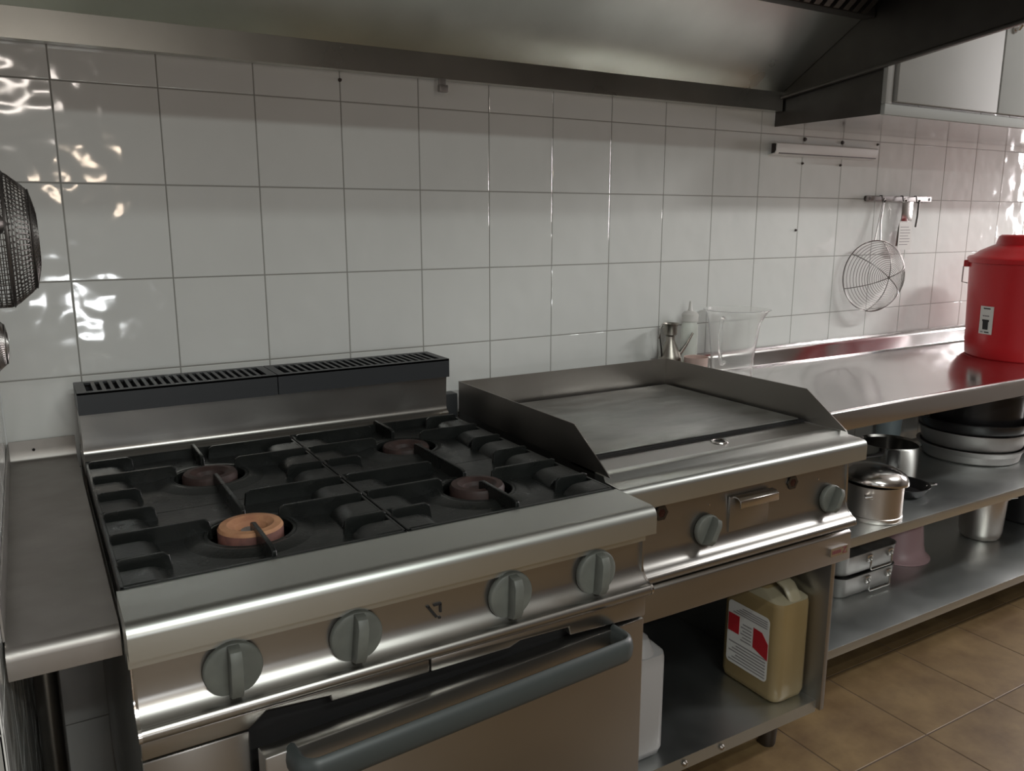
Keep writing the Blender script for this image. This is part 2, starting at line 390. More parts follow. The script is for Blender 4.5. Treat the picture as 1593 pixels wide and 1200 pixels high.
# top frame: flat strip, round nose, short drop
nose = [(-0.846, 0.858)] + [(-0.938, 0.858)] + arc(-0.940, 0.841, 0.017, 90, 180, 8)[1:] + [(-0.957, 0.812), (-0.930, 0.812)]
MB().prism(nose + [(-0.930, 0.790), (-0.846, 0.790)], 'x', X0-0.004, X1+0.003).build('top_frame', STEEL_FRAME, R, angle=60)
sd = MB()
sd.box(X0, X0+0.003, -0.846, -0.185, 0.14, 0.802).box(X1-0.003, X1, -0.846, -0.185, 0.14, 0.802)
sd.box(X0, X0+0.003, -0.185, -0.03, 0.14, 0.857).box(X1-0.003, X1, -0.185, -0.03, 0.14, 0.857)
sd.box(X0, X0+0.003, -0.930, -0.846, 0.14, 0.790).box(X1-0.003, X1, -0.930, -0.846, 0.14, 0.790)
sd.box(X0, X1, -0.034, -0.03, 0.14, 0.857).box(X0, X1, -0.90, -0.03, 0.14, 0.143)
sd.build('body', STEEL, R)
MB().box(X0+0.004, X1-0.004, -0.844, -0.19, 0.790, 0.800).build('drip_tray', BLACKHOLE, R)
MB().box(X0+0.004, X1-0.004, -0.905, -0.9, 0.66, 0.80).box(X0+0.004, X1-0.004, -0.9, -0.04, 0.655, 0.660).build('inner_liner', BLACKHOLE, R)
# control panel: flat face sweeping out into a rounded lip
pan = [(-0.9245, 0.812), (-0.9247, 0.770), (-0.925, 0.748)] + arc(-0.962, 0.752, 0.037, -8, -68, 8)[1:] + arc(-0.9465, 0.7095, 0.0105, 118, 255, 8) + [(-0.930, 0.698)]
MB().prism(rail(pan, 0.004), 'x', X0, X1).build('control_panel', STEEL, R, angle=60)
for xe in (X0-0.002, X1-0.0015): MB().prism(rail([(a-0.001, b) for a, b in pan], 0.006), 'x', xe, xe+0.004).build('panel_end_cap', STEEL_SHINY, R)
def knob(x, z, parent, y=-0.924, ang=0.0, r=0.038, tilt=-4):
    M = Matrix.Rotation(pi/2, 3, 'X')
    mb = MB()
    mb.lathe([(0, 0), (r*0.93, 0), (r*0.96, 0.004), (r, 0.005), (r, 0.010), (r*0.96, 0.013), (r*0.8, 0.0145), (0, 0.0145)], (x, y, z), 40, M)
    c, s_ = cos(ang), sin(ang)
    hw = r*0.20
    mb.T = Matrix.Translation((x, y, z)) @ Matrix.Rotation(ang, 4, 'Y')
    mb.prism([(-0.013, -r*0.93), (-0.030, -r*0.80), (-0.036, -r*0.5), (-0.036, r*0.55), (-0.030, r*0.86), (-0.013, r*0.93)], 'x', -hw, hw)
    mb.T = None
    return mb.build('knob', KNOB, parent, bevel=0.0016)
for kx, a in ((0.099, 0.02), (0.266, 0.10), (0.516, 0.03), (0.680, 0.06)): knob(kx, 0.757, R, ang=a)
# worn maker's mark
mk = MB(); lz, lx = 0.757, 0.388; ly = -0.9268
def stroke(mb, x0, z0, x1, z1, w, y=ly, t=0.0008):
    d = Vector((x1-x0, z1-z0)).normalized(); n = Vector((-d.y, d.x))*w/2
    mb.prism([(x0+n.x, z0+n.y), (x1+n.x, z1+n.y), (x1-n.x, z1-n.y), (x0-n.x, z0-n.y)], 'y', y-t, y+0.004)
stroke(mk, lx-0.009, lz+0.012, lx+0.004, lz-0.007, 0.0042); stroke(mk, lx+0.000, lz+0.0125, lx+0.0125, lz+0.0125, 0.0032)
stroke(mk, lx+0.011, lz+0.012, lx+0.011, lz-0.001, 0.0030); stroke(mk, lx+0.007, lz-0.009, lx+0.011, lz-0.009, 0.0032)
stroke(mk, lx-0.0115, lz+0.0125, lx-0.007, lz+0.0125, 0.0026)
mk.build('maker_mark', INK, R)
# oven front: rail with the two cut-outs, fixed panel, door hinged at the right and standing ajar
yo = -0.940
MB().prism([(X0, 0.695), (X0, 0.668), (0.112, 0.668), (0.136, 0.687), (0.222, 0.681), (0.224, 0.672), (0.3735, 0.672), (0.3735, 0.695)], 'y', yo, yo+0.02).build('oven_rail', STEEL, R, bevel=0.003)
MB().prism([(0.3755, 0.695), (0.3755, 0.672), (0.510, 0.672), (0.530, 0.679), (0.622, 0.677), (0.624, 0.662), (X1, 0.656), (X1, 0.695)], 'y', yo, yo+0.02).build('oven_rail', STEEL, R, bevel=0.003)
MB().box(X0, 0.113, yo+0.002, yo+0.022, 0.15, 0.665).build('fixed_front_panel', STEEL, R, bevel=0.003)
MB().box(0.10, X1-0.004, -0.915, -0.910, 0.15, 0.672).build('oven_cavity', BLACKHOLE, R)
T = Matrix.Translation((0.782, -0.937, 0)) @ Matrix.Rotation(0.074, 4, 'Z')
mb = MB(); mb.T = T; mb.box(-0.664, 0.0, 0.0, 0.030, 0.17, 0.651)
door = mb.build('oven_door', STEEL, R, bevel=0.0025)
mb = MB(); mb.T = T
hp = [(-0.628, 0.004, 0.637)] + [(-0.628+0.022-0.022*cos(radians(a)), -0.024-0.022*sin(radians(a)), 0.637) for a in range(0, 91, 15)] + \
     [(-0.090+0.022*sin(radians(a)), -0.024-0.022*cos(radians(a)), 0.637) for a in range(0, 91, 15)] + [(-0.068, 0.004, 0.637)]
mb.tube(hp, 0.01, 12, flat=(0.021, 0.0095, (0, 0, 1)))
mb.build('door_handle', HANDLE, door, angle=50)
for x in (X0+0.05, X1-0.05):
    for y in (-0.86, -0.12): MB().lathe([(0, 0), (0.022, 0), (0.022, 0.04), (0.016, 0.05), (0.016, 0.14), (0, 0.14)], (x, y, 0), 20).build('foot', STEEL, R)
# backguard with its two slotted grilles
bg = MB()
bg.prism([(-0.172, 0.957), (-0.168, 0.900)] + [(-0.1685, 0.880)] + arc(-0.182, 0.877, 0.0135, -5, -80, 6) + [(-0.186, 0.855), (-0.060, 0.855), (-0.060, 0.957)], 'x', X0+0.001, X1)
flue = bg.build('backguard', STEEL, R, angle=60)
def grille(x0, x1):
    mb = MB(); y0, y1, zt, zb = -0.186, -0.058, 0.996, 0.952
    ya, yb = -0.170, -0.076
    mb.box(x0, x1, y0, y0+0.004, zb, zt); mb.box(x0, x1, y1-0.004, y1, zb, zt)
    mb.box(x0, x0+0.004, y0+0.004, y1-0.004, zb, zt); mb.box(x1-0.004, x1, y0+0.004, y1-0.004, zb, zt)
    ztop = lambda y: zt
    mb.box(x0, x1, y0, ya, zt-0.004, zt+0.0005); mb.box(x0, x1, yb, y1, zt-0.004, zt+0.0005)
    n = 22; m0, m1 = x0+0.018, x1-0.018; p = (m1-m0)/n
    mb.box(x0, m0, ya, yb, zt-0.004, zt+0.0005); mb.box(m1, x1, ya, yb, zt-0.004, zt+0.0005)
    for k in range(1, n):
        x = m0+k*p
        mb.prism([(x-0.0036, zt+0.0005), (x+0.0036, zt+0.0005), (x+0.0030, zt-0.020), (x-0.0030, zt-0.020)], 'y', ya, yb)
    o = mb.build('vent_grille', FLUEBLK, R)
    MB().box(x0+0.005, x1-0.005, y0+0.005, y1-0.005, zb+0.001, zb+0.006).build('vent_floor', BLACKHOLE, o)
grille(X0-0.001, XM-0.0175); grille(XM-0.0155, X1+0.001)
# burners
def burner(cx, cy, top, mats, name='burner'):
    mb = MB()
    mb.lathe([(0.030, 0.800), (0.058, 0.800), (0.056, 0.822), (0.050, 0.826), (0.050, top-0.006), (0.047, top-0.001), (0.036, top), (0.026, top-0.006), (0.022, top-0.016), (0.0, top-0.020)], (cx, cy, 0), 44)
    for fc in mb.bm.faces:
        q = fc.calc_center_median()
        if q.z < top-0.004 and (q.x-cx)**2+(q.y-cy)**2 > 0.04**2: fc.material_index = 1
    o = mb.build(name, [mats, BURNSIDE if mats is RUST else mats], R, angle=35)
    cap = MB(); cap.lathe([(0, top-0.020), (0.016, top-0.018), (0.015, top-0.011), (0.0, top-0.010)], (cx, cy, 0), 24).build('burner_core', ALU if mats is RUST else BURNDARK, o)
BX, BY = (0.184, 0.588), (-0.690, -0.365)
burner(BX[0], BY[0], 0.860, RUST); burner(BX[0], BY[1], 0.856, BURNDARK); burner(BX[1], BY[0], 0.858, BURNDARK); burner(BX[1], BY[1], 0.852, BURNDARK)
MB().box(0.535, 0.600, -0.768, -0.752, 0.826, 0.838).build('burner_bracket', STEEL_SHINY, R, bevel=0.003)
# two cast iron pan supports lying in the well
def grate(xa, xb, label):
    y0, y1 = -0.846, -0.190; bx = (BX[0] if xa < 0.2 else BX[1]); ym = -0.518
    g = MB()
    g.holeplate(xa, xb, y0, ym, 0.834, 0.842, bx, BY[0], 0.064, 0.006, 40)
    g.holeplate(xa, xb, ym, y1, 0.834, 0.842, bx, BY[1], 0.064, 0.006, 40)
    for a, b, c, d in ((xa, xb, y0, y0+0.007), (xa, xb, y1-0.007, y1), (xa, xa+0.006, y0, y1), (xb-0.006, xb, y0, y1)):
        g.box(a, b, c, d, 0.803, 0.8595)
    zt = 0.868
    def xfin(y, x0, x1, lowend):
        w = 0.0035
        e = 0.018 if lowend > 0 else -0.018
        if lowend > 0: pr = [(x0, 0.832), (x0, zt-0.002), (x0+0.006, zt), (x1-0.012, zt), (x1-0.004, zt-0.005), (x1, 0.832)]
        else: pr = [(x0, 0.832), (x0+0.004, zt-0.005), (x0+0.012, zt), (x1-0.006, zt), (x1, zt-0.002), (x1, 0.832)]
        g.prism(pr, 'y', y-w, y+w)
    def yfin(x, ya_, yb_):
        w = 0.0035
        g.prism([(ya_, 0.832), (ya_, zt-0.003), (ya_+0.012, zt+0.001), (yb_-0.012, zt+0.001), (yb_, zt-0.003), (yb_, 0.832)], 'x', x-w, x+w)
    def hump(xe, d, y, w=0.060):   # shoulder running in from the rim (xe) towards the burner, d = +1 / -1
        pr = [(0.004, 0.838), (0.004, 0.8590), (0.040, 0.8590), (0.050, 0.8575), (0.059, 0.8535), (0.066, 0.8475), (0.070, 0.838)]
        g.prism([(xe+d*a_, z_) for a_, z_ in pr], 'y', y-w/2, y+w/2)
    for yc, s_ in ((BY[0], 1), (BY[1], 1)):
        for dy, reach in ((-0.075, 0.076), (0.033, 0.15), (0.139, 0.085)):
            y = yc+dy
            if y > y1-0.02: y = y1-0.035
            long_ = 0.095 if (s_ == 1 and dy > 0.1) else 0
            xfin(y, xa+0.004, min(xa+reach+(long_ if xa > 0.2 else 0), bx-0.010 if long_ else bx-0.045), 1); xfin(y, max(xb-reach-(long_ if xa < 0.2 else 0), bx+0.010 if long_ else bx+0.045), xb-0.004, -1)
            if y-0.052 > y0+0.03: hump(xa, 1, y-0.052); hump(xb, -1, y-0.052)
            else: hump(xa, 1, y0+0.036, 0.050); hump(xb, -1, y0+0.036, 0.050)
    xf = [(BX[0], 1)]
    yfin(bx, y0+0.012, BY[0]-0.012); yfin(bx, BY[0]+0.048, BY[1]-0.050); yfin(bx, BY[1]+0.070, y1+0.006)
    for cy in BY:   # sloped casting round each burner
        g.lathe([(0.066, 0.840), (0.070, 0.848), (0.078, 0.848), (0.102, 0.841)], (bx, cy, 0), 40)
    o = g.build('pan_support', IRON, None, bevel=0.0012, seg=1, angle=35, loc=((xa+xb)/2, (y0+y1)/2, 0.803))
    tag(o, label, 'pan support', 'cast iron pan supports of the range')
grate(X0+0.0005, XM-0.0012, 'black cast iron pan support over the left burners, next to the rusty orange burner')
grate(XM+0.0012, X1-0.0005, 'black cast iron pan support over the right burners, beside the griddle')

# ------------------------------------------------------------------ griddle
R = thing('griddle', (1.205, -0.42, 0.52), 'stainless gas griddle with flat cooking plate and raised splash guard', 'griddle')
GX0, GX1 = 0.846, 1.564; PX0, PX1 = 0.849, 1.5455
nose = [(-0.700, 0.838), (-0.728, 0.838), (-0.734, 0.828), (-0.772, 0.826)] + arc(-0.773, 0.811, 0.015, 90, 180, 8)[1:] + [(-0.788, 0.779), (-0.756, 0.779), (-0.700, 0.779)]
MB().prism(nose, 'x', GX0, GX1).build('top_frame', STEEL_FRAME, R, angle=60)
bd = MB()
bd.box(GX0+0.004, GX0+0.007, -0.700, -0.10, 0.60, 0.838).box(GX1-0.007, GX1-0.004, -0.745, -0.10, 0.60, 0.79).box(GX0+0.004, GX1-0.004, -0.103, -0.10, 0.60, 0.838)
bd.box(GX0+0.004, GX1-0.004, -0.700, -0.615, 0.8335, 0.8375).box(GX1-0.02, GX1-0.004, -0.70, -0.10, 0.79, 0.8375).box(GX0+0.007, GX1-0.007, -0.7, -0.103, 0.60, 0.603)
bd.build('body', STEEL, R)
MB().box(0.788, 0.848, -0.100, -0.062, 0.60, 0.888).build('rear_gap_block', FLUEBLK, R, bevel=0.002)  # dark block added to fill the gap between flue and griddle
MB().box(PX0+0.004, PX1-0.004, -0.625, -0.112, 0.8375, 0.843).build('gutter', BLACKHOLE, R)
MB().box(PX0+0.012, PX1-0.018, -0.617, -0.125, 0.8430, 0.8475).build('hot_plate', HOTPLATE, R, bevel=0.002)
sp = MB(); t = 0.002; zt = 0.920
prof = [(-0.745, 0.8385), (-0.735, 0.8465), (-0.622, zt), (-0.104, zt), (-0.104, 0.8385)]
sp.prism(prof, 'x', PX0, PX0+t).prism(prof, 'x', PX1-t, PX1).box(PX0+t, PX1-t, -0.106, -0.104, 0.8385, zt)
sp.build('splash_guard', SPLASH, R)
MB().lathe([(0.013, 0), (0.020, 0), (0.019, 0.0022), (0.015, 0.003), (0.013, 0.001), (0.013, 0)], (1.225, -0.655, 0.8377), 28).build('drain_ring', STEEL_SHINY, R)
MB().lathe([(0, 0), (0.0129, 0)], (1.225, -0.655, 0.8381), 20).build('drain_hole', BLACKHOLE, R)
pan = [(-0.738, 0.779), (-0.742, 0.720), (-0.744, 0.668)] + arc(-0.786, 0.668, 0.042, 0, -66, 8)[1:] + arc(-0.7655, 0.6185, 0.0110, 112, 255, 8) + [(-0.748, 0.606)]
MB().prism(rail(pan, 0.004), 'x', GX0, GX1).build('control_panel', STEEL, R, angle=60)
MB().prism(rail([(a-0.001, b) for a, b in pan], 0.006), 'x', GX1-0.0015, GX1+0.002).build('panel_end_cap', STEEL_SHINY, R)
for kx in (1.106, 1.497): knob(kx, 0.684, R, y=-0.744, ang=0.45, r=0.034)
for hx in (0.984, 1.371):
    h = MB().lathe([(0.0095, 0), (0.017, 0), (0.017, 0.003), (0.0095, 0.003)], (hx, -0.7415, 0.742), 6, Matrix.Rotation(pi/2, 3, 'X')).build('sight_hole', STEEL_DARK, R)
    MB().lathe([(0, 0), (0.015, 0.0), (0.011, 0.0015), (0.0, 0.0015)], (hx, -0.7425, 0.742), 20, Matrix.Rotation(pi/2, 3, 'X')).build('peep_glass', mat('dark_peep', (0.03, 0.008, 0.007), 0.25), h)
for sx in (1.117, 1.46): MB().lathe([(0, 0), (0.003, 0), (0.002, 0.003), (0, 0.003)], (sx, -0.740, 0.735), 10, Matrix.Rotation(pi/2, 3, 'X')).build('screw', STEEL_SHINY, R)
dr = MB().box(1.172, 1.292, -0.7485, -0.742, 0.664, 0.744).build('grease_drawer', STEEL, R, bevel=0.0015)
MB().prism(rail([(-0.7470, 0.744), (-0.760, 0.7435), (-0.768, 0.738), (-0.769, 0.722)], 0.0035), 'x', 1.183, 1.300).build('drawer_pull', STEEL_SHINY, dr, bevel=0.0008)

R = thing('griddle_stand', (1.205, -0.40, 0), 'open stainless stand with one bottom shelf under the griddle', 'stand')
MB().prism([(-0.766, 0.592), (-0.768, 0.524), (-0.752, 0.520), (-0.748, 0.597), (-0.760, 0.599)], 'x', GX0, GX1).build('front_beam', STEEL, R, bevel=0.002)
MB().box(GX1-0.021, GX1-0.006, -0.735, -0.06, 0.105, 0.598).build('side_panel', STEEL, R, bevel=0.0015)
MB().box(GX0+0.006, GX0+0.021, -0.735, -0.06, 0.105, 0.598).build('side_panel', STEEL, R, bevel=0.0015)
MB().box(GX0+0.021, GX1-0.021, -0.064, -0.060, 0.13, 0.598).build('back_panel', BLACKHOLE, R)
sh = MB().prism(rail([(-0.07, 0.128), (-0.722, 0.128), (-0.722, 0.096)], 0.003), 'x', GX0+0.021, GX1-0.021).build('bottom_shelf', STEEL_SHELF, R)
for bx_ in (1.10, 1.215): MB().lathe([(0, 0), (0.0075, 0), (0.005, 0.005), (0, 0.006)], (bx_, -0.7250, 0.113), 14, Matrix.Rotation(pi/2, 3, 'X')).build('bolt', STEEL_SHINY, sh)
for fx in (GX1-0.115, GX0+0.10):
    for fy in (-0.655, -0.13): MB().lathe([(0, 0), (0.020, 0), (0.022, 0.006), (0.026, 0.070), (0.028, 0.098), (0, 0.098)], (fx, fy, 0), 22).build('foot', STEEL_DARK, R)
bdg = MB(); bdg.box(1.488, 1.548, -0.7715, -0.766, 0.545, 0.566); bdg.mi = 1
for k in range(5): bdg.box(1.493+k*0.0065, 1.4975+k*0.0065, -0.7722, -0.7715, 0.551, 0.560)
stroke(bdg, 1.530, 0.562, 1.543, 0.562, 0.003, y=-0.7718, t=0.0005); stroke(bdg, 1.542, 0.562, 1.531, 0.550, 0.003, y=-0.7718, t=0.0005); stroke(bdg, 1.530, 0.5495, 1.543, 0.5495, 0.003, y=-0.7718, t=0.0005)
bdg.build('badge', [STEEL_SHINY, BADGEINK], R)

# ------------------------------------------------------------------ work tables
def worktop(x0, x1, yf, z, up, drop, m, name, parent, nose_r=0.012, thick_up=0.02):
    pr = [(-0.004, z-0.03), (-0.004, z+up), (-0.006, z+up), (-thick_up, z+up-0.019), (-thick_up, z+0.004), (-thick_up-0.004, z)] + [(yf+nose_r, z)] + \
         arc(yf+nose_r, z-nose_r, nose_r, 90, 180, 6)[1:] + [(yf, z-drop), (yf+0.018, z-drop), (yf+0.018, z-0.03)]
    return MB().prism(pr, 'x', x0, x1).build(name, m, parent, angle=55)
def legs(R, spots, z):
    for x, y in spots: MB().lathe([(0, 0), (0.014, 0), (0.014, 0.02), (0.020, 0.03), (0.020, z), (0, z)], (x, y, 0), 16).build('leg', STEEL, R)
R = thing('work_table', (2.9, -0.3, 0), 'long stainless work table with two undershelves right of the griddle', 'work table')
worktop(1.570, 4.50, -0.600, 0.840, 0.063, 0.056, STEEL_TOP, 'table_top', R)
MB().prism(rail([(-0.04, 0.470), (-0.600, 0.470), (-0.600, 0.441), (-0.590, 0.441)], 0.003), 'x', 1.600, 4.45).build('middle_shelf', STEEL_SHELF, R, bevel=0.001)
MB().prism(rail([(-0.04, 0.147), (-0.600, 0.147), (-0.600, 0.120), (-0.590, 0.120)], 0.003), 'x', 1.600, 4.45).build('bottom_shelf', STEEL_SHELF, R, bevel=0.001)
legs(R, ((1.62, -0.57), (1.62, -0.06), (4.40, -0.57), (4.40, -0.06)), 0.809)
R = thing('side_table', (-0.088, -0.45, 0), 'narrow worn stainless table between the left wall and the range', 'work table')
worktop(XL+0.003, -0.0245, -0.890, 0.829, 0.044, 0.038, STEEL_WORN, 'table_top', R, 0.014, 0.006)
MB().box(XL+0.0005, XL+0.003, -0.86, -0.02, 0.829, 0.873).build('side_upstand', STEEL_WORN, R)
MB().lathe([(0, 0), (0.003, 0), (0.003, 0.002), (0, 0.002)], (-0.103, -0.006, 0.852), 10, Matrix.Rotation(pi/2, 3, 'X')).build('screw_hole', BLACKHOLE, R)
legs(R, ((-0.125, -0.30), (-0.125, -0.03)), 0.799)

# ------------------------------------------------------------------ things on the work table
ZT = 0.8403
# red lidded bin
bx_, by_ = 3.02, -0.365
R = thing('bin', (bx_, by_, ZT), 'red plastic lidded bin with a small white label standing on the work table', 'bin')
b = MB().lathe([(0, ZT), (0.186, ZT), (0.192, ZT+0.006), (0.196, ZT+0.05), (0.206, ZT+0.31), (0.206, ZT+0.345), (0.202, ZT+0.345), (0.192, ZT+0.05), (0.186, ZT+0.008), (0, ZT+0.008)], (bx_, by_, 0), 64).build('bin_body', RED, R)
MB().lathe([(0.208, ZT+0.335), (0.214, ZT+0.337), (0.216, ZT+0.352), (0.210, ZT+0.358), (0.196, ZT+0.362), (0.178, ZT+0.377), (0.142, ZT+0.395), (0.130, ZT+0.400), (0.122, ZT+0.428), (0.114, ZT+0.434), (0, ZT+0.434)], (bx_, by_, 0), 64).build('lid', RED, R)
def onbin(a, z, r=0.2025): return (bx_+r*cos(a), by_+r*sin(a), z)
am = atan2(-1.947-by_, -0.082-bx_)
MB().tube([onbin(am-1.50, ZT+0.325, 0.208), onbin(am-1.50, ZT+0.318, 0.224), onbin(am-1.50, ZT+0.262, 0.224), onbin(am-1.50, ZT+0.258, 0.205)], 0.0022, 8).build('wire_handle', WIRE, R)
hk = MB(); hk.T = Matrix.Translation((bx_, by_, 0)) @ Matrix.Rotation(am-1.50, 4, 'Z'); hk.box(0.200, 0.224, -0.018, 0.018, ZT+0.318, ZT+0.342).build('handle_lug', RED, R, bevel=0.003)
lb = MB()
a0 = am-0.68; wa = 0.066
def patch(mb, a0, a1, z0, z1, r, mi, n=6):
    mb.mi = mi
    A = [mb._v(onbin(a0+(a1-a0)*k/n, z0, r)) for k in range(n+1)]; B = [mb._v(onbin(a0+(a1-a0)*k/n, z1, r+0.0018)) for k in range(n+1)]
    A2 = [mb._v(onbin(a0+(a1-a0)*k/n, z0, r+0.0008)) for k in range(n+1)]; B2 = [mb._v(onbin(a0+(a1-a0)*k/n, z1, r+0.0026)) for k in range(n+1)]
    for k in range(n):
        mb._f([A2[k], A2[k+1], B2[k+1], B2[k]]); mb._f([A[k+1], A[k], B[k], B[k+1]])
    mb._f([A[0], A2[0], B2[0], B[0]]); mb._f([A[n], B[n], B2[n], A2[n]])
    for k in range(n): mb._f([B[k], B2[k], B2[k+1], B[k+1]]); mb._f([A[k], A[k+1], A2[k+1], A2[k]])
zl = ZT+0.090
patch(lb, a0-wa*2, a0+wa*2, zl, zl+0.098, 0.2000, 0)
patch(lb, a0-wa*0.8, a0+wa*0.8, zl+0.016, zl+0.048, 0.2012, 1); patch(lb, a0-wa*1.0, a0+wa*1.0, zl+0.044, zl+0.051, 0.2017, 1)
for q in range(3): patch(lb, a0-wa*1.0+q*0.045, a0-wa*1.0+q*0.045+0.035, zl+0.062, zl+0.066, 0.2019, 2)
patch(lb, a0-wa*0.9, a0+wa*1.1, zl+0.088, zl+0.092, 0.2022, 1); patch(lb, a0-wa*1.4, a0-wa*0.6, zl+0.005, zl+0.009, 0.2005, 2); patch(lb, a0-wa*0.1, a0+wa*1.2, zl+0.005, zl+0.009, 0.2005, 1)
lb.build('bin_label', [PAPER, INK, INKG], R)
# measuring jug
jx, jy = 1.815, -0.106
R = thing('measuring_jug', (jx, jy, ZT), 'large clear plastic measuring jug behind the griddle splash guard', 'jug')
H = 0.212
jp = []
mb = MB(); seg = 56
prof = [(0.0, 0.0), (0.060, 0.0), (0.064, 0.004), (0.066, 0.06), (0.078, 0.17), (0.088, 0.205), (0.096, H), (0.0945, H+0.001), (0.085, 0.204), (0.0755, 0.17), (0.0635, 0.06), (0.0615, 0.007), (0.0, 0.006)]
rings = []
for r_, h_ in prof:
    if r_ < 1e-6: rings.append([mb._v((jx, jy, ZT+h_))]); continue
    ring = []
    for k in range(seg):
        a = 2*pi*k/seg
        sp_ = max(0, cos(a-radians(-40)))**14 * max(0, (h_-0.16)/0.05) * 0.016   # pouring lip
        ring.append(mb._v((jx+(r_+sp_)*cos(a), jy+(r_+sp_)*sin(a), ZT+h_)))
    rings.append(ring)
for A, B in zip(rings, rings[1:]):
    for k in range(seg):
        k2 = (k+1) % seg
        if len(A) == 1: mb._f([A[0], B[k2], B[k]])
        elif len(B) == 1: mb._f([A[k], A[k2], B[0]])
        else: mb._f([A[k], A[k2], B[k2], B[k]])
mb.build('jug_body', CLEAR, R)
ca = radians(205); cx_, cy_ = cos(ca), sin(ca)
MB().tube([(jx+cx_*q, jy+cy_*q, ZT+h) for q, h in ((0.084, 0.19), (0.100, 0.195), (0.112, 0.18), (0.114, 0.12), (0.106, 0.07), (0.090, 0.05), (0.066, 0.055))], 0.006, 10).build('jug_handle', CLEAR, R)
# squeeze bottle
sx_, sy_ = 1.680, -0.053
R = thing('squeeze_bottle', (sx_, sy_, ZT), 'slim clear squeeze bottle with nozzle cap beside the measuring jug', 'bottle')
MB().lathe([(0, ZT), (0.024, ZT), (0.0265, ZT+0.004), (0.0265, ZT+0.152), (0.024, ZT+0.168), (0.020, ZT+0.178), (0, ZT+0.178)], (sx_, sy_, 0), 32).build('bottle_body', FROST, R)
MB().lathe([(0, ZT+0.005), (0.0225, ZT+0.005), (0.0225, ZT+0.045), (0, ZT+0.045)], (sx_, sy_, 0), 32).build('oil', OIL, R)
MB().lathe([(0, ZT+0.1785), (0.0255, ZT+0.1785), (0.0255, ZT+0.200), (0.019, ZT+0.207), (0.009, ZT+0.210), (0.0060, ZT+0.216), (0.0035, ZT+0.240), (0.0, ZT+0.241)], (sx_, sy_, 0), 32).build('nozzle_cap', WHITEPL, R)
# oil can
ox, oy = 1.594, -0.064
R = thing('oil_can', (ox, oy, ZT), 'small conical steel oil can with thin spout behind the griddle', 'oil can')
MB().lathe([(0, ZT), (0.034, ZT), (0.036, ZT+0.004), (0.036, ZT+0.070), (0.033, ZT+0.082), (0.014, ZT+0.124), (0.013, ZT+0.138), (0.020, ZT+0.144), (0.0195, ZT+0.168), (0.026, ZT+0.178), (0.0245, ZT+0.178), (0.018, ZT+0.168), (0.018, ZT+0.146), (0, ZT+0.138)], (ox, oy, 0), 36).build('can_body', OILCAN, R)
MB().tube([(ox-0.022, oy, ZT+0.176), (ox-0.036, oy-0.002, ZT+0.178), (ox-0.044, oy-0.003, ZT+0.165), (ox-0.046, oy-0.003, ZT+0.135), (ox-0.040, oy-0.002, ZT+0.110), (ox-0.034, oy, ZT+0.078)], 0.003, 8, flat=(0.0016, 0.005, (0, 0, 1))).build('can_handle', STEEL_SHINY, R)
MB().tube([(ox+0.024, oy-0.012, ZT+0.080), (ox+0.044, oy-0.022, ZT+0.112), (ox+0.062, oy-0.030, ZT+0.148)], [0.0075, 0.0055, 0.0035], 12).build('spout', STEEL_SHINY, R)
# small cup
cx_, cy_ = 1.634, -0.136
R = thing('cup', (cx_, cy_, ZT), 'small pinkish metal cup in front of the oil can behind the griddle', 'cup')
MB().lathe([(0, ZT), (0.031, ZT), (0.033, ZT+0.003), (0.036, ZT+0.078), (0.0365, ZT+0.082), (0.035, ZT+0.081), (0.031, ZT+0.006), (0, ZT+0.006)], (cx_, cy_, 0), 32).build('cup_body', COPPER, R)

# ------------------------------------------------------------------ on the wall
R = thing('utensil_rack', (2.74, -0.01, 1.40), 'short metal utensil rail fixed to the tiles below the cupboard', 'rack')
MB().box(2.53, 2.91, -0.018, -0.013, 1.393, 1.412).build('rail_bar', ALU, R, bevel=0.001)
for x in (2.545, 2.895): MB().lathe([(0, 0), (0.010, 0), (0.010, 0.013), (0.006, 0.018), (0, 0.018)], (x, -0.0005, 1.402), 14, Matrix.Rotation(pi/2, 3, 'X')).build('wall_stud', NAIL_SHADE, R)
for x in (2.60, 2.72, 2.80): MB().tube([(x, -0.0185, 1.412), (x, -0.027, 1.412), (x, -0.029, 1.402), (x, -0.032, 1.390), (x, -0.040, 1.389), (x, -0.044, 1.398)], 0.0025, 8).build('hook', STEEL_DARK, R)
# spider skimmer: wire bowl opening towards the wall
R = thing('spider_skimmer', (2.565, -0.03, 1.13), 'round wire skimmer with long handle hanging from the utensil rail', 'skimmer')
sc = Vector((2.545, -0.062, 1.128)); sr = 0.126; TW = radians(17)
def bowl(r, a):   # r 0..1 radius fraction
    dep = 0.080*(1-r**2.6); q = sr*r*cos(a)
    return (sc.x+q*cos(TW)-dep*sin(TW), sc.y-q*sin(TW)-dep*cos(TW), sc.z+sr*r*sin(a))
mb = MB(); mb.tube([bowl(1, 2*pi*k/48) for k in range(48)], 0.0026, 8, True).build('rim', WIRE, R)
mb = MB()
for q in range(1, 19): mb.tube([bowl(q/19, 2*pi*k/40) for k in range(40)], 0.0010, 5, True)
mb.build('wire_rings', WIRE, R)
mb = MB()
for a in (0.35, 1.40, 2.45):
    mb.tube([bowl(abs(t_), a if t_ >= 0 else a+pi) for t_ in [k/10 for k in range(-10, 11)]], 0.0016, 6)
mb.build('wire_ribs', WIRE, R)
MB().tube([(2.560, -0.065, 1.253), (2.580, -0.045, 1.32), (2.600, -0.036, 1.392), (2.602, -0.036, 1.402)], 0.0030, 8).tube([(2.538, -0.058, 1.253), (2.572, -0.043, 1.32), (2.598, -0.036, 1.396)], 0.0022, 8).build('handle', WIRE, R)
